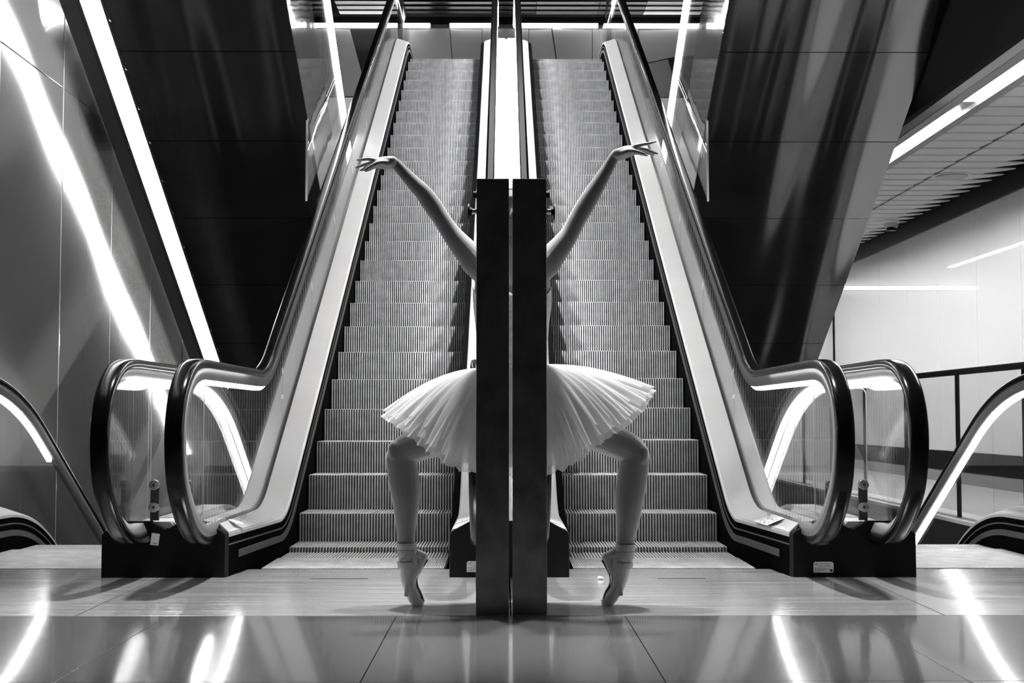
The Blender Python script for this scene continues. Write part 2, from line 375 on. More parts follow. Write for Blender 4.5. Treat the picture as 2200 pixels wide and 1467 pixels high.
def rib_step(half=.5, n=54, riser=.25, depth=.402):
    """escalator step: cleated tread and cleated riser"""
    bm = bmesh.new(); mi = 0
    box(bm, -half, half, .012, depth, -.03, -.004, 1); box(bm, -half, half, .011, .03, -riser, -.006, 1)
    p = 2*half/n
    for i in range(n):
        a = -half+p*(i+.28); b = a+p*.42
        # riser cleat with a slightly rounded nose, then the tread cleat
        prof = [(.0125, -riser), (.002, -riser), (.0, -.012), (.0001, -.0006), (.0006, 0), (depth, 0), (depth, -.0115), (.0125, -.0115)]
        base = {0, 6, 7}; e = p*.10
        A = [bm.verts.new((a-(e if q in base else 0), y, z)) for q, (y, z) in enumerate(prof)]; B = [bm.verts.new((b+(e if q in base else 0), y, z)) for q, (y, z) in enumerate(prof)]; k = len(prof)
        for j in range(6): bm.faces.new((A[j], A[j+1], B[j+1], B[j]))
        for Q in (A, B):
            bm.faces.new((Q[0], Q[1], Q[2], Q[7])); bm.faces.new((Q[2], Q[3], Q[4], Q[7])); bm.faces.new((Q[4], Q[5], Q[6], Q[7]))
    bmesh.ops.recalc_face_normals(bm, faces=bm.faces[:])
    me = bpy.data.meshes.new('step'); bm.to_mesh(me); bm.free(); me.materials.append(M['step']); me.materials.append(M['groove']); return me
STEP = rib_step()
def comb_mesh(y0, y1, half, pitch=.0093):
    bm = bmesh.new(); box(bm, -half, half, y0, y1, -.02, -.003, 1); n = int(2*half/pitch)
    for i in range(n):
        a = -half+pitch*(i+.2); box(bm, a, a+pitch*.55, y0, y1+.03, -.012, .003, 0)
    return bm

def glass_panels(t, x, rail, base, y_first, y_end, lo, joint=1.36):
    top = offset(rail, -.075); bot = offset(base, lo)
    # newel pane: everything in front of the first joint
    i0 = max(i for i, p in enumerate(top) if p[0] < y_first)
    loop = [p for p in top[:i0+1] if not (p[0] > 6.98 and p[1] < .4)]
    zj = clip([q for q in top if q[1] > .7], y_first-.003, y_first)[0][1]
    loop = [(7.02, lo-.01)]+[p for p in loop if p[1] > .26]+[(y_first-.003, zj), (y_first-.003, lo)]
    obj('glass_pane', prism(bmesh.new(), loop, 'x', x-.006, x+.006), M['glass'], t)
    topm = [q for q in top if q[1] > .75 or q[0] > 7.6]
    y = y_first
    while y < y_end-.2:
        y1 = min(y+joint, y_end); A = clip(topm, y+.003, y1-.003); B = clip(bot, y+.003, y1-.003)
        obj('glass_pane', prism(bmesh.new(), A+B[::-1], 'x', x-.006, x+.006), M['glass'], t); y = y1

def flare(c, s, inner):
    """inner deck edge splays out towards the newel base"""
    def f(x, y):
        d = (x-c)*s; k = max(0, min(1, (7.55-y)/.5))
        lim = .625 if not inner else .548
        if d < lim: d = d+(lim-d)*k*(.98 if d < .56 else .5)
        return c+s*d
    return f
def balustrade(t, c, s, base, rail, y_end, rail_end, up, inner):
    """one side of an escalator: skirting, brush, trim, decks, glass, handrail"""
    X = lambda d: c+s*d
    b0 = clip(base, 7.097, y_end); rr = [p for p in rail if p[0] < rail_end or p[1] < .3]
    fx = flare(c, s, inner)
    obj('skirting', sweep(bmesh.new(), b0, [(X(.508), -.25 if up else -.2), (X(.53), -.25 if up else -.2), (X(.53), .205), (X(.508), .205)], xf=fx), M['skirt'], t)
    obj('skirt_brush', sweep(bmesh.new(), clip(base, 7.22, y_end), [(X(.500), .090), (X(.512), .088), (X(.512), .128), (X(.503), .126)], xf=fx), M['brush'], t)
    obj('trim_strip', sweep(bmesh.new(), b0, [(X(.505), .162), (X(.51), .162), (X(.51), .170), (X(.505), .170)], xf=fx), M['trim'], t)
    e_ = .553 if inner else .510
    if inner: obj('gap_shade_strip', sweep(bmesh.new(), b0, [(X(.510), .205), (X(.510), .218), (X(.552), .228), (X(.552), .21)], xf=fx), M['skirt'], t)  # black strip standing in for the shaded gap beside the inner deck
    obj('inner_deck', sweep(bmesh.new(), b0, [(X(e_), .222+(e_-.51)*.32), (X(e_+.010), .232+(e_-.51)*.32), (X(.660), .277), (X(.660), .264), (X(e_+.02), .205), (X(e_), .205)], xf=fx), M['deck'], t)
    obj('glass_channel', sweep(bmesh.new(), b0, [(X(.662), .256), (X(.690), .256), (X(.690), .268), (X(.662), .268)]), M['housing'], t)
    w_ = .80 if not inner else .8575
    obj('outer_deck', sweep(bmesh.new(), b0, [(X(.692), .262), (X(.692), .285), (X(w_-.02), .285), (X(w_), .262), (X(w_), -.35), (X(w_-.01), -.35), (X(w_-.01), .25)]), M['deck'], t)
    glass_panels(t, X(.676), rail, base, 7.78, min(y_end, rail_end), .255)
    h = obj('handrail', sweep(bmesh.new(), rr, rail_prof(X(.707), s)), M['rubber'], t, True)
    obj('handrail_guide', sweep(bmesh.new(), rr, guide_prof(X(.707), s)), M['guide'], t, True)
    mono = [p for p in rail if p[1] > .9 or p[0] > 7.6]
    if up:
        obj('light_strip', sweep(bmesh.new(), clip(mono, 6.78, 8.85), [(X(.695), -.112), (X(.719), -.112), (X(.719), -.088), (X(.695), -.088)]), M['led_rail'], t)
        obj('light_strip', sweep(bmesh.new(), clip(mono, 8.9, rail_end-.3), [(X(.735), -.052), (X(.742), -.052), (X(.742), -.032), (X(.735), -.032)]), M['led_inner' if inner else 'led_outer'], t)
    else:
        obj('light_strip', sweep(bmesh.new(), clip(mono, 6.78, 9.85 if (c < 0 and not inner) else rail_end-.3), [(X(.692), -.115), (X(.722), -.115), (X(.722), -.087), (X(.692), -.087)]), M['led_rail'], t)

def escalator_up(c, label, phase):
    t = thing('escalator', label, 'escalator', (c, 7.4, 0), 'escalators rising to the upper floor'); R = Matrix.Translation((-c, -7.4, 0))
    def zc(y): return clip(base_up, y, y+.01)[0][1]
    for k in range(-2, 27):
        y = 8.77+.4*k+(phase if k > 1 else 0); inst('step', STEP, t, (c, y, zc(y)))
    obj('comb_plate', comb_mesh(7.455, 7.97, .505), None, t, mats=[M['step'], M['groove']]).location = (c, 0, 0)
    for s in (-1, 1): balustrade(t, c, s, base_up, rail_up, 21.0, 21.2, True, s*c < 0)
    obj('truss_pan', sweep(bmesh.new(), clip(base_up, 8.2, 20), [(c-.52, -.5), (c+.52, -.5), (c+.52, -.52), (c-.52, -.52)]), M['black'], t)
    for ch in t.children: ch.matrix_parent_inverse = R
    return t
def escalator_down(c, label):
    t = thing('escalator', label, 'escalator', (c, 7.4, 0), 'escalators sinking to the lower floor'); R = Matrix.Translation((-c, -7.4, 0))
    def zc(y): return clip(base_dn, y, y+.01)[0][1]
    for k in range(0, 8):
        y = 8.55+.4*k; inst('step', STEP, t, (c, y, zc(y)-.005))
    obj('comb_plate', comb_mesh(7.455, 8.50, .505), None, t, mats=[M['step'], M['groove']]).location = (c, 0, 0)
    for s in (-1, 1): balustrade(t, c, s, base_dn, rail_dn, 13.5, 13.6, False, s*c < 0)
    for ch in t.children: ch.matrix_parent_inverse = R
    return t
EUL = escalator_up(-.858, 'ribbed metal escalator rising left of the two steel posts', -.018)
EUR = escalator_up(.858, 'ribbed metal escalator rising right of the two steel posts', 0)
EDL = escalator_down(-2.617, 'escalator sinking along the dark reflective wall, cut by the left frame edge')
EDR = escalator_down(2.617, 'escalator sinking beside the glass railing, cut by the right frame edge')

# black newel bases with light caps
def plinth(label, prof, xfun, group='black newel bases'):
    t = thing('newel_base', label, 'newel base', group=group)
    bm = bmesh.new(); rows = []
    for y in (7.05, 7.095):
        P = xfun(y)+[]; rows.append([bm.verts.new((x, y, z)) for x, z in P])
    m = len(rows[0])
    for r, s in zip(rows, rows[1:]):
        for j in range(m): bm.faces.new((r[j], s[j], s[(j+1) % m], r[(j+1) % m]))
    bm.faces.new(rows[0]); bm.faces.new(rows[-1][::-1])
    obj('end_plate', bm, M['black'], t); return t
def side_base(sx):
    def P(y):
        k = max(0, min(1, (7.45-y)/.4)); a = 1.385+.095*k; b = 2.09+.03*k
        pts = [(a, .0), (a, .222), (a+.015, .238), (1.60, .292), (1.70, .292), (1.79, .245), (1.87, .292), (1.97, .292), (b-.015, .238), (b, .222), (b, .0)]
        return [(sx*x, z) for x, z in pts]
    lb = 'black newel base with a small white square sticker under the left pair of newels' if sx < 0 else 'black newel base with a white CE plate under the right pair of newels'
    t = plinth(lb, None, P)
    return t
def mid_base():
    def P(y):
        k = max(0, min(1, (7.45-y)/.4)); a = .345-.035*k
        return [(-a, 0), (-a, .222), (-a+.012, .238), (-.2, .292), (-.10, .292), (.10, .292), (.2, .292), (a-.012, .238), (a, .222), (a, 0)]
    return plinth('black newel base half hidden behind the two steel posts', None, P)
bl, br, bm_ = side_base(-1), side_base(1), mid_base()
for par, x0, x1 in ((EDL, -1.762, -1.660), (EDR, 1.660, 1.762)):
    obj('valley_plate', prism(bmesh.new(), [(x0, .282), ((x0+x1)/2, .245), (x1, .282), (x1, .272), ((x0+x1)/2, .235), (x0, .272)], 'y', 7.097, 8.3), M['deck'], par).matrix_parent_inverse = Matrix.Translation(-par.location)
# stickers
def text(s, loc, size, m, par, rot=(PI/2, 0, 0), name='lettering'):
    cu = bpy.data.curves.new(name, 'FONT'); cu.body = s; cu.size = size; cu.extrude = .0002
    o = bpy.data.objects.new(name, cu); C.objects.link(o); o.location = loc; o.rotation_euler = rot
    cu.materials.append(m); o.parent = par; return o
def ce_plate(par, x0, z0):
    w_, h_ = .105, .056; y = 7.0485
    pts = [(x0, z0), (x0+w_-.006, z0), (x0+w_, z0+.012), (x0+w_, z0+h_-.008), (x0+w_-.008, z0+h_), (x0+.008, z0+h_), (x0, z0+h_-.008)]
    o = obj('rating_plate', prism(bmesh.new(), pts, 'y', y, y+.002), M['white'], par)
    def c_arc(cx, cz, r, bar):
        bm = bmesh.new(); n = 12; P = [(cx+r*math.cos(a), cz+r*math.sin(a)) for a in [PI*.33+k*(PI*1.34)/n for k in range(n+1)]]
        Q = [(cx+r*.68*math.cos(a), cz+r*.68*math.sin(a)) for a in [PI*.33+k*(PI*1.34)/n for k in range(n+1)]]
        prism(bm, P+Q[::-1], 'y', y-.0006, y)
        if bar: box(bm, cx-r*.7, cx+r*.25, y-.0006, y, cz-r*.14, cz+r*.14)
        return obj('ce_mark', bm, M['ink'], o)
    c_arc(x0+.0105, z0+.044, .0062, False); c_arc(x0+.0215, z0+.044, .0062, True)
    obj('round_mark', cyl(bmesh.new(), (x0+w_-.013, y-.0003, z0+.011), 'y', .0075, .0006, 20), M['ink'], o)
    bm = bmesh.new(); rr = random.Random(3)
    for z, a, b in ((.047, .028, .085), (.0345, .028, .088), (.0235, .005, .063), (.017, .005, .082), (.0115, .005, .058), (.005, .005, .034)):
        x = a
        while x < b:
            l = rr.uniform(.004, .012); box(bm, x0+x, x0+min(x+l, b), y-.0005, y, z0+z-.0011, z0+z+.0011); x += l+.0035
    obj('small_print', bm, M['ink'], o)
ce_plate(br, 1.584, .024); ce_plate(bm_, -.222, .028)
o = obj('sticker', prism(bmesh.new(), [(-1.868, .170), (-1.826, .165), (-1.818, .225), (-1.860, .231)], 'y', 7.0475, 7.0495), M['white'], bl)
obj('small_print', boxm(-1.853, -1.833, 7.0469, 7.0476, .1755, .1785), M['ink'], o)
# pictogram stickers and round discs lying on the inner decks
def deck_pt(cx, s, d, y): return (cx+s*d, y, .2345+(d-.520)*.3228)
def picto(par, cx, s, y0, y1):
    fx = flare(cx, s, s*cx < 0)
    bm = bmesh.new(); da = .566 if s*cx < 0 else .535; q = [(da, y0), (da, y1), (.655, y1), (.655, y0)]
    v = [bm.verts.new((fx(cx+s*d, y), y, (.2338+(d-.520)*.3214))) for d, y in q]; bm.faces.new(v)
    r = bmesh.ops.extrude_face_region(bm, geom=bm.faces[:]); bmesh.ops.translate(bm, verts=[e for e in r['geom'] if isinstance(e, bmesh.types.BMVert)], vec=(0, 0, .001))
    o = obj('safety_sticker', bm, M['white'], par); o.matrix_parent_inverse = Matrix.Translation(-par.location); bm = bmesh.new(); rr = random.Random(5)
    for i in range(5):
        for j in range(2):
            d0 = da+.012+(.64-da)*.48*j; yy = y0+.03+(y1-y0-.06)*i/4
            for q in range(3):
                a = d0+rr.uniform(0, .03); b = yy+rr.uniform(-.012, .012); w_ = rr.uniform(.004, .009); l = rr.uniform(.006, .02)
                vv = [bm.verts.new((fx(cx+s*dd, y), y, .2354+(dd-.520)*.3214)) for dd, y in ((a, b), (a, b+l), (a+w_, b+l), (a+w_, b))]; bm.faces.new(vv)
    obj('pictograms', bm, M['ink'], o)
picto(EUR, .858, 1, 7.42, 7.72); picto(EUL, -.858, 1, 7.42, 7.72)
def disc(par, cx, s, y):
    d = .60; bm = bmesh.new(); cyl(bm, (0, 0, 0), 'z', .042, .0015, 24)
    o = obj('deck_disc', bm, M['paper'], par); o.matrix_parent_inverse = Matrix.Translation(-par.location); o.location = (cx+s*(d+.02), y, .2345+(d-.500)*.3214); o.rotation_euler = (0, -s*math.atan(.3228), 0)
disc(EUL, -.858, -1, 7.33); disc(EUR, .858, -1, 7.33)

# glass guards closing the gap between neighbouring balustrades
def gap_guard(xa, xb, label):
    t = thing('gap_guard', label, 'glass guard', group='glass guards between newels')
    r = .03; z0, z1 = .305, .985; P = []
    for cx, cz, a0 in ((xb-r, z1-r, 0), (xa+r, z1-r, 90), (xa+r, z0+r, 180), (xb-r, z0+r, 270)):
        P += [(cx+r*math.cos(math.radians(a0+k*22.5)), cz+r*math.sin(math.radians(a0+k*22.5))) for k in range(5)]
    obj('glass_pane', prism(bmesh.new(), P, 'y', 7.105, 7.115), M['glass'], t)
    # polished bright rim of the pane
    n = len(P); cx, cz = (xa+xb)/2, (z0+z1)/2; Q = [(cx+(x-cx)*.982, cz+(z-cz)*.9925) for x, z in P]; bm = bmesh.new()
    A = [[bm.verts.new((p[0], y, p[1])) for p in L_] for L_ in (P, Q) for y in (7.1045, 7.1155)]
    for i in range(n):
        j = (i+1) % n
        bm.faces.new((A[0][i], A[0][j], A[2][j], A[2][i])); bm.faces.new((A[1][i], A[1][j], A[3][j], A[3][i])); bm.faces.new((A[0][i], A[0][j], A[1][j], A[1][i]))
    obj('pane_rim', bm, M['edge'], t)
    for x in ((xa+.03, xb-.075) if xa < 0 else (xa+.075, xb-.03)):
        b = obj('clamp_bar', prism(bmesh.new(), [(x-.022, .292), (x+.022, .292)]+[(x+.022*math.cos(PI*k/10), .483+.022*math.sin(PI*k/10)) for k in range(11)], 'y', 7.085, 7.103), M['housing'], t)
        for z in (.362, .478):
            bm = bmesh.new(); cyl(bm, (x, 7.074, z), 'y', .0265, .022, 24); bevel(bm, .003, 2); k = obj('bolt', bm, M['steel'], b)
            bm = bmesh.new(); cyl(bm, (x, 7.0625, z), 'y', .008, .002, 12)
            obj('socket', bm, M['ink'], b)
gap_guard(-1.888, -1.61, 'small glass guard with two clamp bars between the left pair of newels')
gap_guard(1.61, 1.888, 'small glass guard with two clamp bars between the right pair of newels')

# ------------------------------------------------------------------ escalators overhead, seen from below
def soff(y): return 3.41-TAN*(y-11.6)
def overhead(sx, label):
    t = thing('overhead_escalator', label, 'escalator', (0, 0, 0), 'overhead escalators')
    xi, xo = 1.74, (3.175 if sx < 0 else 3.47)
    seams = [10.88-.95*k for k in range(5, 0, -1)]+[10.88+.947*k for k in range(0, 8)]
    for y0, y1 in zip(seams, seams[1:]):
        a, b = y0+.004, y1-.004; xa = xb = xo
        if sx > 0:
            xa = 3.47-max(0, (10.95-y0))*.13; xb = 3.47-max(0, (10.95-y1))*.13
        bm = bmesh.new(); P = [(xi, a), (xa, a), (xb, b), (xi, b)]
        A = [bm.verts.new((sx*x, y, soff(y))) for x, y in P]; B = [bm.verts.new((sx*x, y+.01, soff(y)+.02)) for x, y in P]
        bm.faces.new(A); bm.faces.new(B[::-1])
        for i in range(4): bm.faces.new((A[i], B[i], B[(i+1) % 4], A[(i+1) % 4]))
        obj('soffit_panel', bm, M['soffit_shaded' if sx < 0 else 'soffit'], t)
    y0, y1 = seams[0], seams[-1]
    xs_ = (xi, xi+.02)
    obj('side_cladding', prism(bmesh.new(), [(y0, soff(y0)+.01), (y1, soff(y1)+.01), (y1, soff(y1)+1.2), (y0, soff(y0)+1.2)], 'x', sx*xs_[0], sx*xs_[1]), M['mirror'], t)
    obj('truss_fill', prism(bmesh.new(), [(y0, soff(y0)+.03), (y1, soff(y1)+.03), (y1, soff(y1)+1.1), (y0, soff(y0)+1.1)], 'x', sx*(xi+.03), sx*3.15), M['black'], t)
    y = y0
    while y < y1-.5:
        e = min(y+1.9, y1)
        obj('glass_pane', prism(bmesh.new(), [(y+.004, soff(y)+1.2), (e-.004, soff(e)+1.2), (e-.004, soff(e)+2.17), (y+.004, soff(y)+2.17)], 'x', sx*(xi+.003), sx*(xi+.015)), M['glass'], t); y = e
    for x in (xi+.01,):
        obj('light_strip', prism(bmesh.new(), [(y0, soff(y0)+2.18), (y1, soff(y1)+2.18), (y1, soff(y1)+2.24), (y0, soff(y0)+2.24)], 'x', sx*(x-.025), sx*(x+.025)), M['led_truss'], t)
    # pointed glass guard hanging from the soffit edge
    g_ = obj('hanging_guard', prism(bmesh.new(), [(11.6, 3.41), (11.6, 2.72), (12.18, 3.065)], 'x', sx*xi, sx*(xi+.012)), M['glass'], t)
    obj('guard_edge', prism(bmesh.new(), [(11.592, 3.43), (11.592, 2.705), (11.604, 2.715), (11.604, 3.43)], 'x', sx*(xi-.002), sx*(xi+.014)), M['edge'], g_)
    if sx < 0:
        # recessed light strip in its housing along the outer edge
        for nm, x0, x1, dz in (('lamp_housing', 3.18, 3.20, 0), ('lamp_housing', 3.36, 3.385, 0), ('lamp_frame', 3.39, 3.52, 0)):
            obj(nm, prism(bmesh.new(), [(y0, soff(y0)-.004), (y1, soff(y1)-.004), (y1, soff(y1)+.12), (y0, soff(y0)+.12)], 'x', -x0, -x1), M['housing'], t)
        ys_ = [10.7-1.24*k for k in range(6, 0, -1)]+[10.7+1.24*k for k in range(0, 6)]
        for a, b in zip(ys_, ys_[1:]):
            obj('light_strip', prism(bmesh.new(), [(a+.012, soff(a+.012)+.012), (b-.012, soff(b-.012)+.012), (b-.012, soff(b-.012)+.03), (a+.012, soff(a+.012)+.03)], 'x', -3.201, -3.358), M['led_strip'], t)
        for k in range(14):
            y = 9.3+.42*k+random.uniform(-.05, .05)
            obj('clip', boxm(-3.168, -3.160, y, y+.07, soff(y+.035)-.02, soff(y+.035)-.005), M['steel'], t)
    return t
overhead(-1, 'dark sloping underside of an overhead escalator, with a bright light strip on its edge')
overhead(1, 'dark sloping underside of an overhead escalator, without a light strip, near the white ceiling')

# ------------------------------------------------------------------ two steel posts
def post(x0, x1, side, label):
    t = thing('steel_post', label, 'post', ((x0+x1)/2, 5.71, 0), 'steel posts')
    R = Matrix.Translation((-(x0+x1)/2, -5.71, 0))
    obj('post_body', bevel(boxm(x0, x1, 5.71, 5.75, 0, 1.852), .003, 2), M['post'], t)
    xs_ = x0 if side < 0 else x1
    bm = bmesh.new(); cyl(bm, (xs_+side*.012, 5.73, 1.712), 'x', .012, .026, 16); obj('knob_stem', bm, M['steel'], t)
    bm = bmesh.new(); cyl(bm, (xs_+side*.026, 5.73, 1.712), 'x', .017, .012, 16); obj('knob_collar', bm, M['black'], t)
    bm = bmesh.new(); cyl(bm, (xs_+side*.034, 5.73, 1.712), 'x', .034, .006, 24); obj('knob', bm, M['black'], t)
    bm = bmesh.new(); cyl(bm, (xs_+side*.006, 5.73, 1.785), 'x', .015, .014, 16); obj('stop', bm, M['black'], t)
    bm = bmesh.new(); cyl(bm, ((x0+x1)/2+.004, 5.7085, .052), 'y', .010, .003, 20); obj('screw', bm, M['post'], t)
    for ch in t.children: ch.matrix_parent_inverse = R
post(-.147, -.0075, -1, 'left of the two tall dark steel posts hiding the dancer')
post(.0075, .153, 1, 'right of the two tall dark steel posts hiding the dancer')

# ------------------------------------------------------------------ crumpled paper
bm = bmesh.new(); bmesh.ops.create_icosphere(bm, subdivisions=2, radius=.016)
for v in bm.verts: v.co *= random.uniform(.7, 1.15); v.co.z *= .55
o = tag(obj('paper_scrap', bm, M['paper']), 'tiny crumpled white paper scrap on the metal floor plate', 'litter'); o.location = (.465, 6.95, .009)

# ------------------------------------------------------------------ dancer
YDN = 6.0
def W(x, y, Y=YDN):
    """photo measurement of a point in the dancer's frontal plane -> metres"""
    return Vector(((x-1083)/2888*Y-.029, Y, .83+Y*math.tan(.0565+math.atan((733.5-y)/2888))))
PX = YDN/2888
def limb(bm, pts, seg=18):
    """pts: (pos, in-plane radius, depth radius); a tapered tube with rounded ends"""
    n = len(pts); P = [p[0] for p in pts]
    rows = []
    def frame(i):
        t = (P[min(i+1, n-1)]-P[max(i-1, 0)]).normalized()
        up = Vector((0, 1, 0))
        if abs(t.dot(up)) > .9: up = Vector((1, 0, 0))
        a = t.cross(up).normalized(); b = a.cross(t).normalized(); return t, a, b
    for i in range(n):
        t, a, b = frame(i); ra, rb = pts[i][1], pts[i][2]
        def ring(c, k): return [bm.verts.new(c+a*(ra*k*math.cos(2*PI*j/seg))+b*(rb*k*math.sin(2*PI*j/seg))) for j in range(seg)]
        r_ = min(ra, rb)
        if i == 0:
            for q in (-80, -50, -25): rows.append(ring(P[i]+t*(r_*math.sin(math.radians(q))), math.cos(math.radians(q))))
        rows.append(ring(P[i], 1))
        if i == n-1:
            for q in (25, 50, 80): rows.append(ring(P[i]+t*(r_*math.sin(math.radians(q))), math.cos(math.radians(q))))
    for r, s in zip(rows, rows[1:]):
        for j in range(seg): bm.faces.new((r[j], s[j], s[(j+1) % seg], r[(j+1) % seg]))
    bm.faces.new(rows[0]); bm.faces.new(rows[-1][::-1])
def smooth_pts(pts, n=4):
    V = [(p[0].x, p[0].y, p[0].z, p[1], p[2]) for p in pts]
    out = []
    for i in range(len(V)-1):
        q = [V[max(i-1, 0)], V[i], V[i+1], V[min(i+2, len(V)-1)]]
        for k in range(n):
            t = k/n
            c = [.5*(2*q[1][d]+(q[2][d]-q[0][d])*t+(2*q[0][d]-5*q[1][d]+4*q[2][d]-q[3][d])*t*t+(3*q[1][d]-q[0][d]-3*q[2][d]+q[3][d])*t**3) for d in range(5)]
            out.append((Vector(c[:3]), c[3], c[4]))
    out.append(pts[-1]); return out
def px(x, y, r, rd=None, dy=0):
    p = W(x, y); p.y += dy; return (p, r*PX, (r if rd is None else rd)*PX)
def ell(bm, rings, seg=28):
    """stack of horizontal ellipses (x, y, z, rx, ry)"""
    rows = [[bm.verts.new((cx+rx*math.cos(2*PI*j/seg), cy+ry*math.sin(2*PI*j/seg), z)) for j in range(seg)] for cx, cy, z, rx, ry in rings]
    for r, s in zip(rows, rows[1:]):
        for j in range(seg): bm.faces.new((r[j], r[(j+1) % seg], s[(j+1) % seg], s[j]))
    bm.faces.new(rows[0][::-1]); bm.faces.new(rows[-1])
def remeshed(name, bm, vox, it, m, parent):
    me = bpy.data.meshes.new(name+'_src'); bmesh.ops.recalc_face_normals(bm, faces=bm.faces[:]); bm.to_mesh(me); bm.free()
    o = bpy.data.objects.new(name+'_src', me); C.objects.link(o)
    r = o.modifiers.new('r', 'REMESH'); r.mode = 'VOXEL'; r.voxel_size = vox
    s = o.modifiers.new('s', 'CORRECTIVE_SMOOTH') if False else o.modifiers.new('s', 'SMOOTH'); s.factor = .5; s.iterations = it
    ev = o.evaluated_get(bpy.context.evaluated_depsgraph_get()); nm = bpy.data.meshes.new_from_object(ev); nm.name = name
    bpy.data.objects.remove(o); bpy.data.meshes.remove(me)
    nm.materials.clear(); nm.materials.append(m)
    for p in nm.polygons: p.use_smooth = True
    o = bpy.data.objects.new(name, nm); C.objects.link(o); o.parent = parent; return o

dan = thing('person', 'ballet dancer in pale tutu and pointe shoes, arms raised, behind the steel posts', 'person')
bm = bmesh.new()
# legs: hip, thigh, knee, calf, ankle, foot on pointe (in the frontal plane, turned out)
legL = [px(1052, 885, 44, 44), px(1000, 905, 45, 44), px(950, 935, 40, 40), px(905, 955, 34, 36), px(874, 966, 33, 33), px(864, 982, 33.5, 31), px(865, 1003, 33, 30), px(870, 1037, 33.5, 31), px(874, 1076, 30, 30), px(874, 1116, 24, 24), px(874.5, 1155, 19.5, 18), px(876, 1178, 19, 17)]
legR = [px(1146, 885, 44, 44), px(1200, 895, 45, 44), px(1250, 915, 41, 41), px(1305, 941, 36, 38), px(1350, 963, 33, 33), px(1363, 980, 32, 31), px(1361, 1003, 32, 30), px(1356, 1037, 33, 31), px(1351, 1076, 31, 30), px(1348, 1116, 25.5, 25), px(1343.5, 1155, 20, 18), px(1342, 1178, 19, 17)]
limb(bm, smooth_pts(legL)); limb(bm, smooth_pts(legR))
limb(bm, [px(850, 962, 14, 14, -.035), px(852, 978, 14, 14, -.035)]); limb(bm, [px(1377, 970, 14, 14, -.035), px(1375, 986, 14, 14, -.035)])
footL = [px(876, 1170, 19, 17), px(880, 1195, 21, 17), px(884, 1220, 22, 17), px(881, 1242, 17, 18), px(884, 1262, 14, 18), px(893, 1282, 14, 16), px(901, 1296, 11, 11)]
footR = [px(1342, 1170, 19, 17), px(1338, 1195, 21, 17), px(1331, 1220, 21, 17), px(1330, 1242, 17, 18), px(1324, 1262, 14, 18), px(1311, 1282, 14, 16), px(1303, 1295, 11, 11)]
limb(bm, smooth_pts(footL)); limb(bm, smooth_pts(footR))
for h in ([(893, 1189), (912, 1196), (897, 1224)], [(1320, 1189), (1301, 1197), (1315, 1224)]):
    limb(bm, [px(*h[0], 12, 12), px(*h[1], 8.5, 11)]); limb(bm, [px(*h[1], 8.5, 11), px(*h[2], 11, 13)])
# torso, neck
CX = .008
ell(bm, [(CX, YDN, .80, .09, .08), (CX, YDN, .84, .15, .105), (CX, YDN, .92, .172, .115), (CX, YDN, 1.0, .162, .105), (CX, YDN, 1.08, .150, .09), (CX, YDN, 1.16, .148, .09),
         (CX, YDN-.005, 1.25, .154, .098), (CX, YDN-.012, 1.34, .166, .112), (CX, YDN-.008, 1.41, .170, .108), (CX, YDN, 1.47, .166, .095), (CX, YDN+.004, 1.52, .150, .082), (CX, YDN+.006, 1.56, .11, .066), (CX, YDN+.008, 1.59, .062, .055), (CX, YDN+.004, 1.62, .05, .05)])
limb(bm, [(Vector((CX, YDN+.006, 1.57)), .055, .055), (Vector((CX, YDN, 1.63)), .048, .05), (Vector((CX, YDN-.008, 1.69)), .05, .055)])
for s in (-1, 1):   # bust
    limb(bm, [(Vector((CX+s*.065, YDN-.075, 1.36)), .052, .045), (Vector((CX+s*.065, YDN-.09, 1.345)), .045, .04)])
# arms
armL = [px(1050, 590, 26, 30), px(1024, 566, 27, 27), px(1004, 543, 24, 23), px(970, 503, 18.5, 18), px(947, 469, 16.5, 17), px(928, 441, 17.5, 16), px(908, 414, 16, 15), px(889, 395, 14, 13), px(868, 373, 11.5, 10), px(850, 354, 10, 9), px(840, 347, 10.5, 10)]
armR = [px(1148, 590, 26, 30), px(1174, 566, 27, 27), px(1190, 548, 24, 23), px(1222, 507, 18, 18), px(1240, 474, 17, 17), px(1256, 446, 17.5, 16), px(1276, 414, 16, 15), px(1292, 388, 14, 13), px(1308, 361, 11.5, 10), px(1321, 339, 10, 9), px(1328, 331, 10.5, 10)]
fat = lambda A: [(p, a*1.13+.0012, b*1.13+.0012) for p, a, b in A]
limb(bm, smooth_pts(fat(armL))); limb(bm, smooth_pts(fat(armR)))
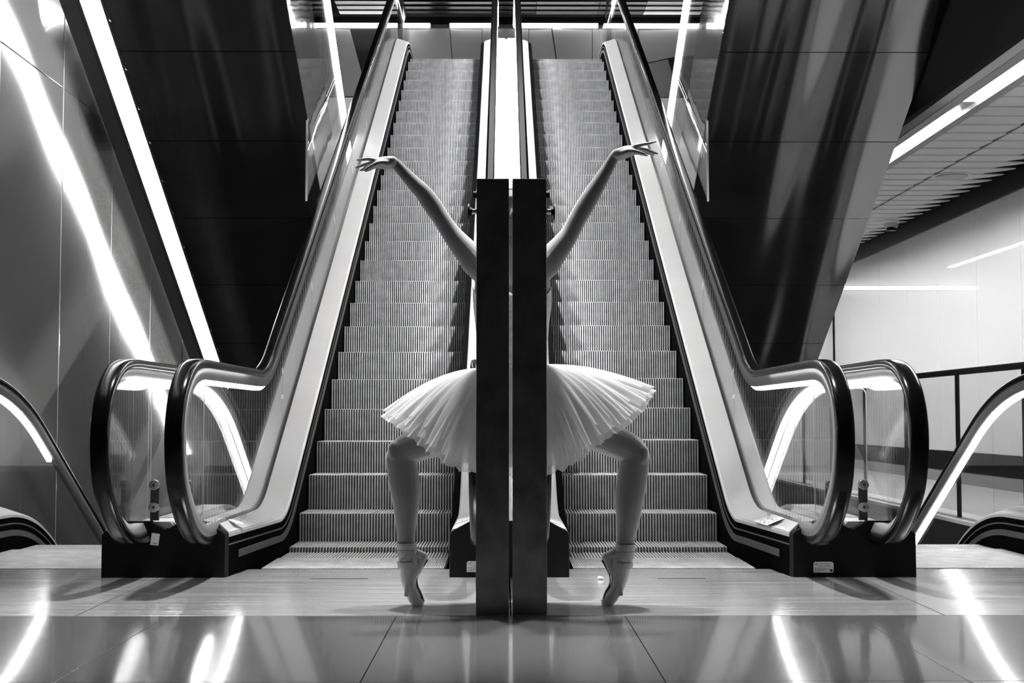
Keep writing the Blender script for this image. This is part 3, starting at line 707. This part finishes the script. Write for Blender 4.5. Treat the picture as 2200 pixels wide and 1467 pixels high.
# hands: palm slab, four fingers and thumb
def hand(bm, palm, fingers):
    for a in palm: limb(bm, a)
    for f in fingers: limb(bm, smooth_pts(f, 3), 12)
hand(bm, [[px(840, 348, 11, 11, -.02), px(822, 350, 12, 10, -.02), px(803, 351, 8.5, 9, -.02)], [px(840, 349, 11, 10, .0), px(822, 350, 12.5, 11, 0), px(803, 351, 8.5, 9, 0)], [px(838, 350, 11, 11, .018), px(822, 352, 11, 10, .018), px(806, 353, 8, 8, .018)]],
     [[px(806, 347, 4.6, 5, -.028), px(790, 344.5, 4.2, 4.4, -.03), px(777, 346, 3.6, 3.8, -.03), px(766, 346.5, 2.6, 2.8, -.03)],
      [px(805, 350, 4.8, 5, -.008), px(788, 352, 4.5, 4.6, -.008), px(774, 357, 3.8, 4, -.008), px(763, 361, 2.7, 3, -.008)],
      [px(806, 353, 4.6, 5, .010), px(792, 357, 4.3, 4.5, .010), px(780, 362, 3.7, 4, .010), px(771, 365.5, 2.7, 3, .010)],
      [px(808, 355, 4.0, 4.3, .027), px(797, 359, 3.6, 3.8, .029), px(788, 363, 3.2, 3.3, .030), px(781, 366, 2.4, 2.5, .030)],
      [px(833, 354, 7, 7, -.035), px(815, 354, 5.8, 6, -.045), px(800, 361, 4.8, 5, -.050), px(784, 370, 3.4, 3.5, -.052)]])
hand(bm, [[px(1328, 332, 11, 11, -.02), px(1347, 326, 12, 10, -.02), px(1367, 321, 8.5, 9, -.02)], [px(1328, 333, 11, 10, 0), px(1347, 327, 12.5, 11, 0), px(1367, 322, 8.5, 9, 0)], [px(1330, 334, 11, 11, .018), px(1347, 328, 11, 10, .018), px(1364, 324, 8, 8, .018)]],
     [[px(1364, 317, 4.6, 5, -.028), px(1382, 313, 4.2, 4.4, -.03), px(1398, 310, 3.5, 3.8, -.03), px(1411, 306.5, 2.5, 2.8, -.03)],
      [px(1366, 321, 4.8, 5, -.008), px(1384, 320, 4.6, 4.6, -.008), px(1400, 325, 3.9, 4, -.008), px(1415, 330.5, 2.7, 3, -.008)],
      [px(1365, 324, 4.6, 5, .010), px(1381, 324, 4.3, 4.5, .010), px(1396, 327.5, 3.7, 4, .010), px(1409, 331, 2.7, 3, .010)],
      [px(1363, 326, 4.0, 4.3, .027), px(1376, 326.5, 3.7, 3.8, .029), px(1387, 329, 3.2, 3.3, .030), px(1396, 331, 2.4, 2.5, .030)],
      [px(1336, 333, 7, 7, -.035), px(1354, 328, 5.8, 6, -.045), px(1371, 331, 4.7, 5, -.050), px(1385, 335.5, 3.4, 3.5, -.052)]])
# head with face, looking at the camera
HZ = 1.755; HY = YDN-.015
ell(bm, [(CX, HY-.03, HZ-.113, .022, .022), (CX, HY-.022, HZ-.10, .040, .045), (CX, HY-.012, HZ-.07, .056, .066), (CX, HY-.004, HZ-.03, .067, .083), (CX, HY, HZ+.01, .073, .092), (CX, HY+.004, HZ+.05, .073, .094), (CX, HY+.006, HZ+.085, .060, .076), (CX, HY+.008, HZ+.108, .034, .044), (CX, HY+.008, HZ+.115, .012, .015)])
limb(bm, [(Vector((CX, HY-.088, HZ+.008)), .008, .008), (Vector((CX, HY-.098, HZ-.020)), .010, .011), (Vector((CX, HY-.103, HZ-.034)), .013, .010)], 12)
for s in (-1, 1):
    limb(bm, [(Vector((CX+s*.070, HY+.008, HZ-.028)), .008, .014), (Vector((CX+s*.076, HY+.012, HZ+.0)), .008, .018), (Vector((CX+s*.076, HY+.012, HZ+.022)), .006, .014)], 12)
    limb(bm, [(Vector((CX+s*.012, HY-.086, HZ+.020)), .007, .007), (Vector((CX+s*.045, HY-.072, HZ+.020)), .006, .006)], 10)
limb(bm, [(Vector((CX-.018, HY-.080, HZ-.063)), .005, .006), (Vector((CX, HY-.086, HZ-.062)), .008, .008), (Vector((CX+.018, HY-.080, HZ-.063)), .005, .006)], 10)
body = remeshed('body', bm, .0042, 6, M['skin'], dan)
for s in (-1, 1):
    b2 = bmesh.new(); bmesh.ops.create_uvsphere(b2, u_segments=16, v_segments=10, radius=.0125, matrix=Matrix.Translation((CX+s*.031, HY-.069, HZ+.003)))
    e = obj('eye', b2, M['eye'], dan, True)
    b2 = bmesh.new(); bmesh.ops.create_uvsphere(b2, u_segments=12, v_segments=8, radius=.0062, matrix=Matrix.Translation((CX+s*.031, HY-.0775, HZ+.003)))
    obj('iris', b2, M['iris'], e, True)
bm = bmesh.new()
limb(bm, [(Vector((CX-.02, HY-.086, HZ-.066)), .003, .004), (Vector((CX, HY-.094, HZ-.064)), .0065, .006), (Vector((CX+.02, HY-.086, HZ-.066)), .003, .004)], 10); obj('lips', bm, M['lip'], dan, True)
bm = bmesh.new()
ell(bm, [(CX, HY+.035, HZ-.03, .070, .062), (CX, HY+.022, HZ+.02, .079, .082), (CX, HY+.014, HZ+.06, .079, .092), (CX, HY+.012, HZ+.092, .066, .080), (CX, HY+.012, HZ+.115, .038, .048), (CX, HY+.012, HZ+.123, .012, .015)])
bmesh.ops.create_uvsphere(bm, u_segments=18, v_segments=12, radius=.042, matrix=Matrix.Translation((CX, HY+.085, HZ+.085)))
obj('hair', bm, M['hair'], dan, True)
# bodice
bm = bmesh.new(); rings = [(1.02, .168, .108), (1.06, .162, .102), (1.12, .158, .098), (1.18, .157, .098), (1.25, .163, .107), (1.31, .171, .120), (1.36, .176, .130), (1.395, .175, .120)]
seg = 64; rows = []
for i, (z, rx, ry) in enumerate(rings):
    r = []
    for j in range(seg):
        a = 2*PI*j/seg; k = 1+random.uniform(-.012, .02)
        dz = (.02*math.cos(6*a)+random.uniform(-.004, .004)) if i == len(rings)-1 else 0
        r.append(bm.verts.new((CX+rx*k*math.cos(a), YDN-.006+ry*k*math.sin(a), z+dz)))
    rows.append(r)
for r, s in zip(rows, rows[1:]):
    for j in range(seg): bm.faces.new((r[j], r[(j+1) % seg], s[(j+1) % seg], s[j]))
obj('bodice', bm, M['lace'], dan, True)

# tutu: layers of pleated tulle, lifted over the thighs at the sides and hanging in front
HEM = [(-180, 0.0, .68), (-150, -.24, .70), (-120, -.47, .775), (-105, -.545, .825), (-90, -.57, .845), (-75, -.525, .815), (-60, -.46, .770), (-45, -.37, .700), (-30, -.28, .640), (-15, -.15, .602), (0, .01, .598),
       (15, .16, .603), (30, .27, .650), (45, .38, .735), (60, .49, .800), (75, .58, .875), (90, .628, .955), (105, .60, .935), (120, .52, .86), (150, .27, .74), (180, 0.0, .68)]
def hem(a):
    a = (a+180) % 360-180
    for p, q in zip(HEM, HEM[1:]):
        if p[0] <= a <= q[0]:
            t = (a-p[0])/(q[0]-p[0]); return p[1]+(q[1]-p[1])*t, p[2]+(q[2]-p[2])*t
def tutu_layer(seed, lift, length, n=480, m=14):
    rr = random.Random(seed); bm = bmesh.new(); rows = []
    f = [(rr.uniform(24, 70), rr.uniform(0, 6.28), rr.uniform(.3, 1)) for _ in range(6)]
    sc = [(rr.uniform(20, 90), rr.uniform(0, 6.28), rr.uniform(.3, 1)) for _ in range(4)]
    jag = [rr.uniform(-.007, .007) for _ in range(n)]
    for i in range(m+1):
        t = i/m; row = []
        for j in range(n):
            deg = 360*j/n; X, Z = hem(deg); a = math.radians(deg); dx, dy = math.sin(a), -math.cos(a)
            cut = 1+jag[j]+.007*sum(w_*math.sin(fr*a+ph) for fr, ph, w_ in sc) if i == m else 1
            tt = t*length*cut
            z0 = 1.062 if dx > 0 else 1.045
            x = dx*.150+(X-dx*.150)*(tt**.9); z = z0+(Z-z0)*(tt**1.35)
            ry = .105+((.235 if dy < 0 else .20)-.105)*(tt**.85)
            pl = sum(w_*math.sin(fr*a+ph) for fr, ph, w_ in f)*.0062*(tt**2)
            row.append(bm.verts.new((CX+x+dx*pl, YDN+dy*(ry+pl*.8+0), z+lift*(.3+.7*math.sin(PI*min(tt, 1)))+pl*.7)))
        rows.append(row)
    for r, s in zip(rows, rows[1:]):
        for j in range(n): bm.faces.new((r[j], s[j], s[(j+1) % n], r[(j+1) % n]))
    return bm
tu = obj('tutu', tutu_layer(1, .02, .985), M['tulle'], dan, True)
for k, (lift, ln) in enumerate(((.010, .88), (0, .97), (-.012, .80), (-.02, 1.02))):
    obj('tulle_layer', tutu_layer(11+k, lift, ln), M['tulle'], tu, True)

# pointe shoes with ribbons
def shoe(foot, heel, sgn, rib):
    bm = bmesh.new(); F = smooth_pts([(p[0], p[1]*1.07+.0005, p[2]*1.07+.0005) for p in foot[1:]])
    limb(bm, F); H_ = [(p[0], p[1]*1.12, p[2]*1.12) for p in heel]; limb(bm, H_[:2]); limb(bm, H_[1:])
    tip = foot[-1][0]; cyl(bm, (tip.x, tip.y, .0145), 'z', .0255, .029, 20, .028)
    for v in bm.verts: v.co.z = max(v.co.z, .0)
    sh = remeshed('pointe_shoe', bm, .003, 3, M['satin'], dan)
    # dark sole along the inner edge
    P = [W(*q) for q in rib['sole']]; b2 = bmesh.new(); limb(b2, smooth_pts([(p, .0028, .016) for p in P]), 10); obj('sole', b2, M['sole'], sh, True)
    for a in rib['bands']:
        b2 = bmesh.new(); (x0, y0, r0), (x1, y1, r1) = a
        # band wrapped round the ankle: open tapered ring between two tilted ellipses
        seg = 40; rows = []
        A, B = W(x0, y0), W(x1, y1)
        for k, (c, r) in enumerate(((A, r0), ((A+B)/2, (r0+r1)/2+.4), (B, r1))):
            rows.append([b2.verts.new(c+Vector((math.cos(2*PI*j/seg)*r*PX, math.sin(2*PI*j/seg)*r*.95*PX, math.cos(2*PI*j/seg)*a[0][2]*PX*rib['tilt'] if False else 0))) for j in range(seg)])
        for r, s in zip(rows, rows[1:]):
            for j in range(seg): b2.faces.new((r[j], s[j], s[(j+1) % seg], r[(j+1) % seg]))
        obj('ribbon', b2, M['ribbon'], sh, True)
    for path in rib['straps']:
        b2 = bmesh.new(); P = smooth_pts([(W(x, y)+Vector((0, -dy, 0)), .009, .0016) for x, y, dy in path], 5); limb(b2, P, 10); obj('ribbon', b2, M['ribbon'], sh, True)
    return sh
shoe(footL, [px(893, 1190, 11, 12), px(912, 1196, 9, 11), px(897, 1224, 11, 13)], -1, dict(tilt=0, sole=[(921, 1203), (908, 1222), (899, 1240), (899, 1256), (906, 1272), (913, 1290)],
     bands=[((875, 1166, 21.5), (877, 1180, 22)), ((877, 1181, 22.5), (879, 1196, 23.5)), ((880, 1206, 24.5), (881, 1219, 24.5))],
     straps=[[(896, 1190, .040), (888, 1220, .042), (879, 1255, .040), (876, 1278, .034)], [(893, 1186, .038), (876, 1200, .041), (862, 1207, .030)]]))
shoe(footR, [px(1320, 1190, 11, 12), px(1301, 1197, 9, 11), px(1315, 1224, 11, 13)], 1, dict(tilt=0, sole=[(1292, 1204), (1302, 1222), (1309, 1240), (1308, 1256), (1299, 1272), (1294, 1288)],
     bands=[((1343, 1169, 21.5), (1341, 1183, 22)), ((1341, 1184, 22.5), (1338, 1199, 23.5)), ((1335, 1208, 24), (1334, 1220, 24))],
     straps=[[(1316, 1190, .040), (1322, 1220, .042), (1329, 1255, .040), (1331, 1277, .034)], [(1319, 1188, .038), (1336, 1200, .041), (1350, 1203, .030)]]))
